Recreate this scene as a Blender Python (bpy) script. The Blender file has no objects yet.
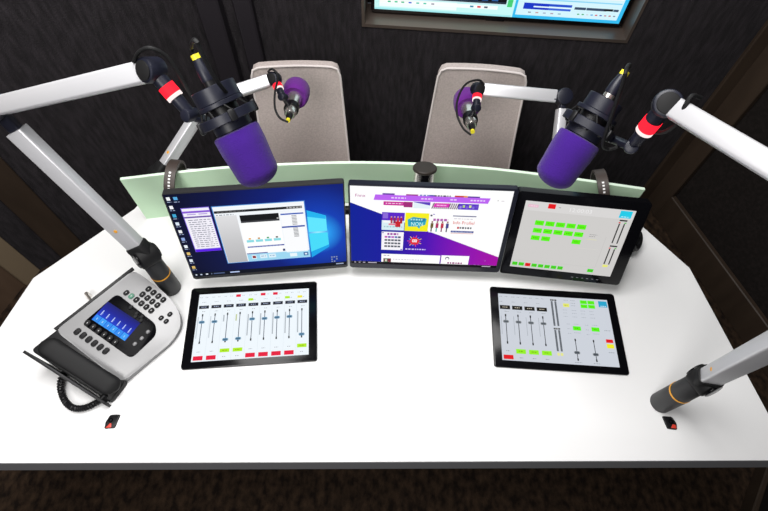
import bpy, bmesh, math, random
from mathutils import Vector, Matrix, Euler
random.seed(7)
SC = bpy.context.scene
COL = SC.collection
PI = math.pi

# ------------------------------------------------------------------ materials
def lin(c):
    return tuple((x/12.92 if x <= .04045 else ((x+.055)/1.055)**2.4) for x in c)
def hexc(h):
    return lin(tuple(int(h[i:i+2], 16)/255 for i in (0, 2, 4)))
MATS = {}
def mat(name, color, rough=.5, metal=0., spec=.5, coat=0., noise=None, bump=None, sheen=0., alpha=1., trans=0.):
    if name in MATS: return MATS[name]
    m = bpy.data.materials.new(name); m.use_nodes = True
    nt = m.node_tree; b = nt.nodes['Principled BSDF']
    b.inputs['Base Color'].default_value = (*color, 1)
    b.inputs['Roughness'].default_value = rough
    b.inputs['Metallic'].default_value = metal
    b.inputs['Specular IOR Level'].default_value = spec
    b.inputs['Coat Weight'].default_value = coat
    b.inputs['Sheen Weight'].default_value = sheen
    b.inputs['Transmission Weight'].default_value = trans
    tc = nt.nodes.new('ShaderNodeTexCoord')
    if noise:                       # (scale, second colour, (sx,sy,sz), low, high)
        sc, c2, st, lo, hi = noise
        mp = nt.nodes.new('ShaderNodeMapping'); mp.inputs['Scale'].default_value = st
        nz = nt.nodes.new('ShaderNodeTexNoise'); nz.inputs['Scale'].default_value = sc; nz.inputs['Detail'].default_value = 6
        rp = nt.nodes.new('ShaderNodeValToRGB')
        rp.color_ramp.elements[0].position = lo; rp.color_ramp.elements[0].color = (*color, 1)
        rp.color_ramp.elements[1].position = hi; rp.color_ramp.elements[1].color = (*c2, 1)
        nt.links.new(tc.outputs['Object'], mp.inputs['Vector']); nt.links.new(mp.outputs['Vector'], nz.inputs['Vector'])
        nt.links.new(nz.outputs['Fac'], rp.inputs['Fac']); nt.links.new(rp.outputs['Color'], b.inputs['Base Color'])
    if bump:                        # (scale, strength, (sx,sy,sz))
        sc, stg, st = bump
        mp = nt.nodes.new('ShaderNodeMapping'); mp.inputs['Scale'].default_value = st
        nz = nt.nodes.new('ShaderNodeTexNoise'); nz.inputs['Scale'].default_value = sc; nz.inputs['Detail'].default_value = 4
        bp = nt.nodes.new('ShaderNodeBump'); bp.inputs['Strength'].default_value = stg; bp.inputs['Distance'].default_value = .004
        nt.links.new(tc.outputs['Object'], mp.inputs['Vector']); nt.links.new(mp.outputs['Vector'], nz.inputs['Vector'])
        nt.links.new(nz.outputs['Fac'], bp.inputs['Height']); nt.links.new(bp.outputs['Normal'], b.inputs['Normal'])
    MATS[name] = m
    return m
def glow(name, color, strength=1., rough=.5):
    """something that gives off light: dark surface with emission"""
    if name in MATS: return MATS[name]
    m = bpy.data.materials.new(name); m.use_nodes = True
    b = m.node_tree.nodes['Principled BSDF']
    b.inputs['Base Color'].default_value = (.005, .005, .005, 1)
    b.inputs['Roughness'].default_value = rough
    b.inputs['Specular IOR Level'].default_value = .04
    b.inputs['Emission Color'].default_value = (*color, 1)
    b.inputs['Emission Strength'].default_value = strength
    MATS[name] = m
    return m
def px(h, s=1.):
    return glow('screen_%s' % h, hexc(h), s)

M_desk   = mat('white_laminate', (.80, .80, .80), .38, spec=.4)
M_edge   = mat('grey_edge_band', (.11, .11, .115), .5)
M_carpet = mat('brown_carpet', (.012, .008, .006), .95, spec=.1, noise=(26, (.062, .038, .023), (1.6, 1, 1), .36, .78), bump=(220, .6, (1, 1, 1)))
M_felt   = mat('dark_wall_fabric', (.0155, .0135, .0150), .95, spec=.15, sheen=.03, noise=(14, (.034, .029, .033), (5, 5, 1), .36, .74), bump=(300, .8, (1, 1, .6)))
M_felt2  = mat('dark_brown_wall_panel', (.010, .008, .007), .9, spec=.15, noise=(60, (.017, .013, .012), (1, 1, 1), .4, .7), bump=(260, .5, (1, 1, 1)))
M_trim   = mat('dark_plum_trim', (.020, .017, .021), .55, spec=.3)
M_trimb  = mat('dark_brown_wood_trim', (.032, .021, .014), .55, spec=.3, noise=(5, (.045, .030, .020), (3, 3, .6), .35, .7))
M_doorf  = mat('olive_brown_door_frame', (.20, .15, .095), .55)
M_door   = mat('brown_door_leaf', (.085, .052, .034), .5, noise=(4, (.11, .07, .045), (5, 5, .6), .35, .7))
M_black  = mat('satin_black_plastic', (.007, .007, .008), .42, spec=.25)
M_blackg = mat('gloss_black_glass', (.003, .003, .004), .16, spec=.16)
M_rubber = mat('matte_black_rubber', (.008, .008, .0085), .6, spec=.22)
M_graph  = mat('graphite_metal', (.022, .022, .023), .5, spec=.4)
M_navy   = mat('blue_black_plastic', (.009, .010, .019), .4, spec=.35)
M_alu    = mat('brushed_aluminium', (.56, .56, .58), .36, metal=.35)
M_silver = mat('silver_plastic', (.30, .30, .305), .42, metal=.2, spec=.35)
M_steel  = mat('polished_steel', (.20, .155, .13), .42, metal=.75)
M_orange = mat('orange_ring', (.80, .36, .02), .45)
M_yellow = mat('yellow_band', (.85, .72, .03), .45)
M_foam   = mat('violet_foam', (.040, .010, .165), .95, spec=.06, sheen=.12, bump=(420, .5, (1, 1, 1)))
M_foam2  = mat('plum_violet_foam', (.125, .020, .22), .95, spec=.06, sheen=.12, bump=(420, .5, (1, 1, 1)))
M_chair  = mat('taupe_mesh_fabric', (.52, .45, .425), .85, spec=.2, noise=(160, (.43, .37, .35), (1, 1, 1), .35, .65), bump=(500, .5, (1, 1, 1)))
M_piping = mat('pale_piping', (.66, .60, .58), .7)
M_green  = mat('pale_green_glass', (.58, .82, .56), .25, spec=.6)
M_greene = mat('bright_glass_edge', (.70, .84, .70), .3)
M_leathr = mat('brown_black_leatherette', (.045, .033, .028), .5)
M_white  = mat('white_print', (.8, .8, .8), .5)
M_pale   = mat('brushed_chrome', (.75, .72, .68), .25, metal=.9)
M_redins = mat('red_insert', (.62, .05, .03), .4)
M_greenk = mat('green_key', (.02, .16, .09), .35)
M_key    = mat('dark_key', (.008, .008, .009), .45, spec=.12)
M_redlt  = glow('red_signal_light', (1., .012, .03), 1.6)
M_whlt   = glow('white_signal_light', (1., .86, .84), 1.1)

# ------------------------------------------------------------------ mesh helpers
def bevel(bm, edges, w, seg=2):
    if w > 0: bmesh.ops.bevel(bm, geom=list(edges), offset=w, segments=seg, profile=.5, affect='EDGES', clamp_overlap=True)
def add_box(bm, c, s, rot=None, bev=0., seg=2, mi=0):
    t = bmesh.new()
    bmesh.ops.create_cube(t, size=1)
    for v in t.verts: v.co = Vector((v.co.x*s[0], v.co.y*s[1], v.co.z*s[2]))
    bevel(t, t.edges, bev, seg)
    merge(bm, t, Matrix.Translation(c) @ (rot.to_4x4() if rot else Matrix()), mi)
def merge(bm, t, mx=None, mi=0):
    vs = {}
    for v in t.verts: vs[v] = bm.verts.new((mx @ v.co) if mx else v.co)
    for f in t.faces:
        try:
            g = bm.faces.new([vs[v] for v in f.verts]); g.material_index = mi or f.material_index
        except ValueError: pass
    t.free()
def rrect(w, h, r, n=5, cx=0, cy=0):
    pts = []
    for (sx, sy, a0) in ((1, 1, 0), (-1, 1, PI/2), (-1, -1, PI), (1, -1, 3*PI/2)):
        for k in range(n+1):
            a = a0 + PI/2*k/n
            pts.append((cx+sx*(w/2-r)+r*math.cos(a), cy+sy*(h/2-r)+r*math.sin(a)))
    return pts
def add_prism(bm, pts, z0, z1, bev=0., mi=0, mx=None, mtop=None, seg=2):
    t = bmesh.new()
    a = [t.verts.new((x, y, z0)) for x, y in pts]; b = [t.verts.new((x, y, z1)) for x, y in pts]
    n = len(pts)
    t.faces.new(a[::-1]); ft = t.faces.new(b)
    if mtop is not None: ft.material_index = mtop
    for i in range(n): t.faces.new((a[i], a[(i+1) % n], b[(i+1) % n], b[i]))
    if bev > 0: bevel(t, ft.edges, bev, seg)
    bmesh.ops.recalc_face_normals(t, faces=t.faces)
    merge(bm, t, mx, mi)
def frames(pts):
    pts = [Vector(p) for p in pts]; T = []
    for i in range(len(pts)):
        a = pts[max(i-1, 0)]; b = pts[min(i+1, len(pts)-1)]; T.append((b-a).normalized())
    up = Vector((0, 0, 1)) if abs(T[0].z) < .9 else Vector((1, 0, 0))
    N = [(up - T[0]*up.dot(T[0])).normalized()]
    for i in range(1, len(pts)):
        n = N[-1] - T[i]*N[-1].dot(T[i]); N.append(n.normalized())
    return pts, T, N
def add_tube(bm, pts, r, n=10, mi=0, cap=True):
    pts, T, N = frames(pts); rings = []
    for i, p in enumerate(pts):
        rr = r[i] if isinstance(r, (list, tuple)) else r
        B = T[i].cross(N[i])
        rings.append([bm.verts.new(p + N[i]*rr*math.cos(2*PI*k/n) + B*rr*math.sin(2*PI*k/n)) for k in range(n)])
    for a, b in zip(rings, rings[1:]):
        for k in range(n): bm.faces.new((a[k], a[(k+1) % n], b[(k+1) % n], b[k])).material_index = mi
    if cap:
        bm.faces.new(rings[0][::-1]).material_index = mi; bm.faces.new(rings[-1]).material_index = mi
def add_profile(bm, p0, p1, prof, ref, bev=.0, mi=0):
    """straight bar of constant section between two points; the section's y axis follows ref"""
    p0, p1 = Vector(p0), Vector(p1); z = (p1-p0).normalized(); ref = Vector(ref)
    y = (ref - z*ref.dot(z)).normalized(); x = y.cross(z)
    mx = Matrix.Translation(p0) @ Matrix((x, y, z)).transposed().to_4x4()
    add_prism(bm, prof, 0, (p1-p0).length, bev, mi, mx)
def axis_mx(p, z):
    z = Vector(z).normalized(); return Matrix.Translation(p) @ Vector((0, 0, 1)).rotation_difference(z).to_matrix().to_4x4()
def add_lathe(bm, prof, n=32, mx=None, mi=0, mis=None):
    t = bmesh.new(); rings = []
    for r, z in prof:
        if r < 1e-6: rings.append([t.verts.new((0, 0, z))])
        else: rings.append([t.verts.new((r*math.cos(2*PI*k/n), r*math.sin(2*PI*k/n), z)) for k in range(n)])
    for j, (a, b) in enumerate(zip(rings, rings[1:])):
        for k in range(n):
            k2 = (k+1) % n
            if len(a) == 1 and len(b) == 1: continue
            f = t.faces.new((a[0], b[k2], b[k])) if len(a) == 1 else t.faces.new((a[k], a[k2], b[0])) if len(b) == 1 else t.faces.new((a[k], a[k2], b[k2], b[k]))
            if mis: f.material_index = mis[j]
    bmesh.ops.recalc_face_normals(t, faces=t.faces)
    merge(bm, t, mx, mi)
def add_disc(bm, p, axis, r, l, bev=.002, n=36, mi=0):
    """short cylinder centred on p"""
    b = bev
    add_lathe(bm, [(0, -l/2), (r-b, -l/2), (r-b*.3, -l/2+b*.3), (r, -l/2+b), (r, l/2-b), (r-b*.3, l/2-b*.3), (r-b, l/2), (0, l/2)], n, axis_mx(p, axis), mi)
def smooth_path(pts, m=8):
    """Catmull-Rom through the points"""
    P = [Vector(p) for p in pts]; P = [P[0]*2-P[1]] + P + [P[-1]*2-P[-2]]; out = []
    for i in range(1, len(P)-2):
        for k in range(m):
            t = k/m; a, b, c, d = P[i-1], P[i], P[i+1], P[i+2]
            out.append(.5*((2*b)+(c-a)*t+(2*a-5*b+4*c-d)*t*t+(3*b-a-3*c+d)*t**3))
    out.append(P[-2]); return out
def obj(name, bm, m, parent=None, sharp=35):
    me = bpy.data.meshes.new(name); bm.normal_update(); bm.to_mesh(me); bm.free()
    for x in (m if isinstance(m, (list, tuple)) else [m]): me.materials.append(x)
    for p in me.polygons: p.use_smooth = True
    me.set_sharp_from_angle(angle=math.radians(sharp))
    o = bpy.data.objects.new(name, me); COL.objects.link(o)
    if parent: o.parent = parent
    return o
def thing(name, label, cat, loc=(0, 0, 0), rotz=0, group=None, rot=None):
    o = bpy.data.objects.new(name, None); COL.objects.link(o); o.empty_display_size = .05
    o.location = loc
    o.rotation_euler = rot.to_euler() if rot is not None else (0, 0, rotz)
    o['label'] = label; o['category'] = cat
    if group: o['group'] = group
    return o
def struct(name, bm, m, label=None):
    o = obj(name, bm, m); o['kind'] = 'structure'
    if label: o['label'] = label
    return o
def basis(u, v):
    u = Vector(u).normalized(); v = Vector(v); v = (v-u*u.dot(v)).normalized(); n = u.cross(v)
    return Matrix((u, v, n)).transposed()

# ------------------------------------------------------------------ screens
def add_quad(bm, uvl, W, H, pts, n, mi):
    vs = [bm.verts.new(((u-.5)*W, (v-.5)*H, n)) for u, v in pts]
    f = bm.faces.new(vs); f.material_index = mi
    for l, (u, v) in zip(f.loops, pts): l[uvl].uv = (u, v)
FONT_CACHE = {}
def text_polys(body):
    if body in FONT_CACHE: return FONT_CACHE[body]
    cu = bpy.data.curves.new('lettering', 'FONT'); cu.body = body; cu.size = 1; cu.resolution_u = 2
    o = bpy.data.objects.new('lettering', cu); COL.objects.link(o)
    dg = bpy.context.evaluated_depsgraph_get(); me = o.evaluated_get(dg).to_mesh()
    V = [(v.co.x, v.co.y) for v in me.vertices]; F = [list(p.vertices) for p in me.polygons]
    o.evaluated_get(dg).to_mesh_clear()
    bpy.data.objects.remove(o); bpy.data.curves.remove(cu)
    FONT_CACHE[body] = (V, F); return V, F
class Screen:
    """one screen mesh: a lit background plus thin layers of what it shows, in 0..1 screen coordinates"""
    def __init__(s, W, H, bg, z=.0006):
        s.W, s.H, s.z, s.bm, s.mats, s.k = W, H, z, bmesh.new(), [bg], 0
        s.uvl = s.bm.loops.layers.uv.new('UVMap')
        n = 1
        add_quad(s.bm, s.uvl, W, H, [(0, 0), (1, 0), (1, 1), (0, 1)], z, 0)
    def mi(s, m):
        if isinstance(m, str): m = px(m)
        if m not in s.mats: s.mats.append(m)
        return s.mats.index(m)
    def poly(s, pts, m, lay=1):
        add_quad(s.bm, s.uvl, s.W, s.H, pts, s.z + lay*.00012, s.mi(m))
    def rect(s, u0, v0, u1, v1, m, lay=1):
        if u0 > u1: u0, u1 = u1, u0
        if v0 > v1: v0, v1 = v1, v0
        s.poly([(u0, v0), (u1, v0), (u1, v1), (u0, v1)], m, lay)
    def box(s, cu, cv, w, h, m, lay=1): s.rect(cu-w/2, cv-h/2, cu+w/2, cv+h/2, m, lay)
    def disc(s, cu, cv, r, m, lay=1, n=20):      # r in screen widths
        a = s.W/s.H
        s.poly([(cu+r*math.cos(2*PI*k/n), cv+r*a*math.sin(2*PI*k/n)) for k in range(n)], m, lay)
    def text(s, body, cu, cv, h, m, lay=3, width=None):
        V, F = text_polys(body); xs = [p[0] for p in V]; w = max(xs)-min(xs)
        sv = h/.72; su = sv*s.H/s.W
        if width: su = width/w
        mi = s.mi(m); vs = []
        for x, y in V:
            u = cu + (x-min(xs)-w/2)*su; v = cv + (y-.35)*sv
            vs.append(s.bm.verts.new(((u-.5)*s.W, (v-.5)*s.H, s.z+lay*.00012)))
        for f in F:
            try: s.bm.faces.new([vs[i] for i in f]).material_index = mi
            except ValueError: pass
    def dashes(s, u0, u1, v, h, m, lay=2, seed=0, wmin=.008, wmax=.02):
        rnd = random.Random(seed); u = u0
        while u < u1:
            w = rnd.uniform(wmin, wmax); s.rect(u, v-h/2, min(u+w, u1), v+h/2, m, lay); u += w + .006
    def done(s, parent, name='screen'):
        return obj(name, s.bm, s.mats, parent)
def ramp_glow(name, stops, build):
    """screen picture made of a colour ramp over a screen-coordinate expression"""
    m = bpy.data.materials.new(name); m.use_nodes = True; nt = m.node_tree; b = nt.nodes['Principled BSDF']
    b.inputs['Base Color'].default_value = (.005, .005, .005, 1); b.inputs['Roughness'].default_value = .5; b.inputs['Specular IOR Level'].default_value = .04
    uv = nt.nodes.new('ShaderNodeUVMap'); uv.uv_map = 'UVMap'
    fac = build(nt, uv.outputs['UV'])
    rp = nt.nodes.new('ShaderNodeValToRGB'); cr = rp.color_ramp
    while len(cr.elements) < len(stops): cr.elements.new(.5)
    for e, (p, c) in zip(cr.elements, stops): e.position = p; e.color = (*hexc(c), 1)
    nt.links.new(fac, rp.inputs['Fac']); nt.links.new(rp.outputs['Color'], b.inputs['Emission Color'])
    b.inputs['Emission Strength'].default_value = 1
    return m
def dist_from(cu, cv, asp):
    def f(nt, uv):
        a = nt.nodes.new('ShaderNodeVectorMath'); a.operation = 'SUBTRACT'; a.inputs[1].default_value = (cu, cv, 0)
        b = nt.nodes.new('ShaderNodeVectorMath'); b.operation = 'MULTIPLY'; b.inputs[1].default_value = (1, asp, 0)
        c = nt.nodes.new('ShaderNodeVectorMath'); c.operation = 'LENGTH'
        nt.links.new(uv, a.inputs[0]); nt.links.new(a.outputs[0], b.inputs[0]); nt.links.new(b.outputs[0], c.inputs[0])
        return c.outputs['Value']
    return f
def along(axis):
    def f(nt, uv):
        s = nt.nodes.new('ShaderNodeSeparateXYZ'); nt.links.new(uv, s.inputs[0]); return s.outputs['XYZ'.index(axis)]
    return f

# ================================================================== THE ROOM
bm = bmesh.new(); add_box(bm, (0, .4, -.02), (6.4, 5.2, .04)); struct('floor', bm, M_carpet)
KW = -.045                                       # the back wall turns a little
def wall_y(x): return 1.608 + KW*(x-1.368)
WH = 2.9
def wall_strip(bm, a, b, z0, z1, th=.05, off=0., bev=0., mi=0):
    """upright slab between two floor points, its face on the line a-b, thickness going to the outside (left of a->b)"""
    a, b = Vector((*a, 0)), Vector((*b, 0)); d = (b-a).normalized(); n = Vector((-d.y, d.x, 0))
    c = (a+b)/2 + n*(th/2-off) + Vector((0, 0, (z0+z1)/2))
    add_box(bm, c, ((b-a).length, th, z1-z0), Matrix((d, n, Vector((0, 0, 1)))).transposed(), bev, 1, mi)
def lerp(a, b, t): return (a[0]+(b[0]-a[0])*t, a[1]+(b[1]-a[1])*t)
CL, CR = (-.70, wall_y(-.70)), (1.368, wall_y(1.368))
NX0, NX1, NZ0, NZ1 = -.112, .868, .903, 1.62     # the recess of the wall screen
# back wall with the opening of the recess
bm = bmesh.new()
def bw(x0, x1, z0, z1): wall_strip(bm, (x1, wall_y(x1)), (x0, wall_y(x0)), z0, z1, .06) if False else wall_strip(bm, (x0, wall_y(x0)), (x1, wall_y(x1)), z0, z1, .06)
bw(CL[0], -.136, 0, WH); bw(-.130, NX0, 0, WH); bw(NX1, CR[0]+.03, 0, WH); bw(NX0, NX1, 0, NZ0-.012); bw(NX0, NX1, NZ1+.012, WH)
bw(-.136, -.130, 0, WH)
struct('wall_back', bm, M_felt)
# left wall : big fabric panel, trims, door
LB_, LD_ = (-1.60, 1.07), (-1.86, .24)
bm = bmesh.new(); wall_strip(bm, LB_, CL, 0, WH, .06); wall_strip(bm, (-2.0, -.5), LD_, 0, WH, .06); wall_strip(bm, LD_, LB_, 2.1, WH, .06); struct('wall_left', bm, M_felt)
def trim(name, a, b, z0, z1, m, out=.02, bev=.004):
    bm = bmesh.new(); wall_strip(bm, a, b, z0, z1, out, out+.0005, bev); return struct(name, bm, m)
trim('trim_1', (-.705, wall_y(-.70)), (-.62, wall_y(-.62)), 0, WH, M_trim, .05, .006)
trim('trim_2', (-.575, wall_y(-.575)), (-.505, wall_y(-.505)), 0, WH, M_trim, .035, .006)
trim('trim_3', lerp(CL, LB_, .90), lerp(CL, LB_, .80), 0, WH, M_trimb, .012, .003)
# door in the left wall
bm = bmesh.new(); wall_strip(bm, LD_, LB_, 0, 2.1, .05, -.012); d1 = struct('door_1', bm, M_door)
for nm, ta, tb in (('door_frame', 0, .10), ('door_frame', .90, 1.)):
    bm = bmesh.new(); wall_strip(bm, lerp(LB_, LD_, tb), lerp(LB_, LD_, ta), 0, 2.1, .05, .006, .004); obj(nm, bm, M_doorf, d1)
bm = bmesh.new()
for z in (.33, 1.1, 1.75):
    wall_strip(bm, lerp(LB_, LD_, .19), lerp(LB_, LD_, .115), z-.05, z+.05, .02, .014, .003)
obj('hinge', bm, M_black, d1)
bm = bmesh.new(); hp = lerp(LB_, LD_, .30)
add_box(bm, (hp[0]+.012, hp[1]-.004, .16), (.02, .12, .05), Euler((0, 0, -.31)).to_matrix(), .004); obj('kick_latch', bm, M_black, d1)
# right walls
RE = (1.695, .602); RF = (1.045, -.285)
bm = bmesh.new(); wall_strip(bm, CR, RE, 0, WH, .06); struct('wall_right', bm, M_felt2)
bm = bmesh.new(); wall_strip(bm, RE, RF, 0, WH, .06); struct('wall_front', bm, M_felt2)
bm = bmesh.new(); wall_strip(bm, CR, RE, 0, .165, .025, .025, .004); struct('baseboard_right', bm, M_trimb)
bm = bmesh.new(); wall_strip(bm, RE, RF, 0, .075, .02, .02, .004); struct('baseboard_front', bm, M_trimb)
trim('trim_4', (CR[0]-.075, wall_y(CR[0]-.075)), (CR[0], wall_y(CR[0])), 0, WH, M_trimb, .02)
trim('trim_5', lerp(CR, RE, .005), lerp(CR, RE, .10), 0, WH, M_trimb, .0275)
# steel lining of the recess
bm = bmesh.new(); dpt = .13
def rec(x0, x1, z0, z1, th, o): wall_strip(bm, (x0, wall_y(x0)), (x1, wall_y(x1)), z0, z1, th, o, 0)
rec(NX0, NX1, NZ0-.012, NZ0, dpt, .004); rec(NX0, NX1, NZ1, NZ1+.012, dpt, .004)
rec(NX0, NX0+.010, NZ0, NZ1, dpt, .004); rec(NX1-.010, NX1, NZ0, NZ1, dpt, .004)
struct('trim_6', bm, M_steel)
bm = bmesh.new(); wall_strip(bm, (NX0, wall_y(NX0)+dpt), (NX1, wall_y(NX1)+dpt), NZ0, NZ1, .02); struct('trim_7', bm, M_black)

# ------------------------------------------------------------------ wall screen
TX0, TX1 = -.075, .845
tc = Vector(((TX0+TX1)/2, wall_y((TX0+TX1)/2)+.072, NZ0))
tv = thing('wall_screen', 'large black-framed flat screen set in the steel recess of the back wall', 'screen', tc, math.atan(KW))
TW, TH = .93, .545
bm = bmesh.new(); add_prism(bm, rrect(TW, TH, .006), 0, .022, .002, 0, Matrix.Translation((0, .011, .008+TH/2)) @ Matrix.Rotation(PI/2, 4, 'X')); obj('frame', bm, M_blackg, tv)
bm = bmesh.new(); add_box(bm, (0, .0, .006), (.07, .024, .012), None, .003); obj('foot_badge', bm, M_blackg, tv)
bm = bmesh.new(); add_box(bm, (0, .036, .25), (.5, .05, .34), None, .008); obj('back_housing', bm, M_black, tv)
class TallScreen(Screen):            # the page reaches far below the parts listed here: heights are halved
    def poly(s, pts, m, lay=1): Screen.poly(s, [(u, v*.46 if v < .6 else v) for u, v in pts], m, lay)
s = TallScreen(.905, .518, px('C9FBF8'))
s.rect(0, .0, .56, .03, 'A8EEF2'); s.rect(.02, .052, .335, .175, 'F4FFFF'); s.rect(.02, .105, .50, .165, 'FBFFFF', 2)
for i, (u, c) in enumerate(((.06, '2EC08A'), (.088, '3FCB98'), (.115, '2EC08A'), (.145, '3560D8'), (.176, '53CDB0'), (.205, '53CDB0'), (.237, '9A98A8'))): s.box(u, .135, .012, .022, c, 3)
for u, c in ((.395, '3F8FB0'), (.424, 'E02030'), (.452, '5A6270')): s.box(u, .135, .014, .028, c, 3)
s.rect(.01, .185, .53, .50, '0B0C14', 1); s.rect(.015, .183, .53, .20, 'C8E6F0', 2); s.rect(.015, .215, .53, .225, '3A4A60', 2)
for i in range(12): s.rect(.03+i*.04, .24, .055+i*.04, .24+.012+.03*((i*7) % 5), '2F5F9F', 2)
s.rect(.535, .16, .555, .30, '48D078', 2); s.rect(.02, .52, .53, .96, 'E6FBFF')
s.rect(.565, .0, 1, 1, '35BDF2', 1); s.rect(.575, .05, .985, .97, 'D6F6FF', 2)
s.rect(.60, .15, .70, .25, '1838C8', 3); s.rect(.64, .185, .79, .205, 'E8FBFF', 4); s.rect(.70, .15, .79, .185, '3A66DC', 3); s.rect(.70, .21, .79, .25, '2450D0', 3)
for i in range(5): s.box(.63+i*.03, .10, .012, .02, ('8FA0B0', 'C8A0A0', 'A8B8D0', 'B0A0B8', '98C0D0')[i], 3)
for i, (u, w) in enumerate(((.835, .045), (.875, .03), (.915, .05))): s.box(u-.01, .205, w, .04, '3A4C66', 3)
s.box(.995-.065, .205, .0, .0, '0B0C14', 3)
s.rect(.92, .19, .955, .225, '0B0C14', 4); s.box(.967, .205, .02, .036, '3A4C66', 4)
for i in range(9): s.box(.825+i*.018, .115, .009, .018, ('40B070', '40B070', 'D0D8E0', '30A0E0', 'E03040', '3858C0', 'C07080', 'C86060', '8090A0')[i], 3)
s.rect(.58, .30, .98, .32, '8FD8F8', 3); s.rect(.58, .36, .98, .95, 'F2FDFF', 3)
so = s.done(tv); so.location = (0, -.0117, .008+TH/2); so.rotation_euler = (PI/2, 0, 0)

# ================================================================== DESK
DZ = .74
desk = thing('studio_desk', 'large white angular studio desk carrying the monitors, phone and microphone arms', 'desk', (0, .65, 0))
OUT = [(-1.10, .144), (1.075, .222), (1.012, .30), (.931, .763), (.826, .905), (.70, 1.09), (-.735, 1.085), (-.800, .910), (-1.023, .651), (-1.075, .37)]
OUT = [(x, y-.65) for x, y in OUT]
bm = bmesh.new(); add_prism(bm, OUT, DZ-.028, DZ, .0015); obj('desktop', bm, [M_desk], desk)
def grow(pts, d):
    n = len(pts); out = []
    for i in range(n):
        a, b, c = Vector(pts[i-1]), Vector(pts[i]), Vector(pts[(i+1) % n])
        n1 = Vector(((b-a).y, -(b-a).x)).normalized(); n2 = Vector(((c-b).y, -(c-b).x)).normalized()
        m = (n1+n2).normalized(); out.append(tuple(b + m*(d/max(.3, m.dot(n1)))))
    return out
bm = bmesh.new(); o2 = grow(OUT, .003); o3 = grow(OUT, .012); n = len(OUT)      # the band slopes outwards towards its lower edge
for i in range(n):
    j = (i+1) % n; z0, z1 = DZ-.029, DZ-.0015
    q = [(OUT[i], z0), (OUT[j], z0), (o3[j], z0), (o3[i], z0), (OUT[i], z1), (OUT[j], z1), (grow(OUT, .0012)[j], z1), (grow(OUT, .0012)[i], z1)]
    v = [bm.verts.new((p[0], p[1], z)) for p, z in q]
    for f in ((0, 1, 2, 3), (7, 6, 5, 4), (0, 4, 5, 1), (2, 6, 7, 3), (1, 5, 6, 2), (3, 7, 4, 0)): bm.faces.new([v[k] for k in f])
bmesh.ops.recalc_face_normals(bm, faces=bm.faces); obj('edge_band', bm, M_edge, desk)
for x in (-.72, .72):
    bm = bmesh.new(); add_box(bm, (x, .02, (DZ-.028)/2), (.05, .5, DZ-.028), None, .004); obj('side_panel', bm, M_black, desk)

# ------------------------------------------------------------------ green divider
GP = [(-0.7527, 0.8732), (-0.5775, 0.9087), (-0.3963, 0.9376), (-0.0795, 0.9655), (0.2420, 0.9629), (0.5008, 0.9369), (0.7385, 0.9034)]
div = thing('desk_divider', 'long curved pale green glass divider standing along the back of the white desk', 'divider', (0, .93, DZ))
path = smooth_path([(x, y-.93, 0) for x, y in GP], 6); g0, g1, th = 0.0005, .190, .009
bm = bmesh.new(); rows = []
for i, p in enumerate(path):
    a = path[max(i-1, 0)]; b = path[min(i+1, len(path)-1)]; d = (b-a).normalized(); nn = Vector((-d.y, d.x, 0))
    rows.append([bm.verts.new(p+Vector((0, 0, g0))), bm.verts.new(p+Vector((0, 0, g1))), bm.verts.new(p+nn*th+Vector((0, 0, g1))), bm.verts.new(p+nn*th+Vector((0, 0, g0)))])
for a, b in zip(rows, rows[1:]):
    for k in range(4):
        f = bm.faces.new((a[k], b[k], b[(k+1) % 4], a[(k+1) % 4])); f.material_index = 1 if k == 1 else 0
for r in (rows[0], rows[-1]): bm.faces.new(r).material_index = 1
bmesh.ops.recalc_face_normals(bm, faces=bm.faces); obj('glass_panel', bm, [M_green, M_greene], div)
for t in (.2, .5, .8):
    p = path[int(t*(len(path)-1))]; bm = bmesh.new(); add_box(bm, (p.x, p.y+.014, .012), (.04, .008, .024), None, .002); obj('foot_bracket', bm, M_alu, div)

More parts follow.
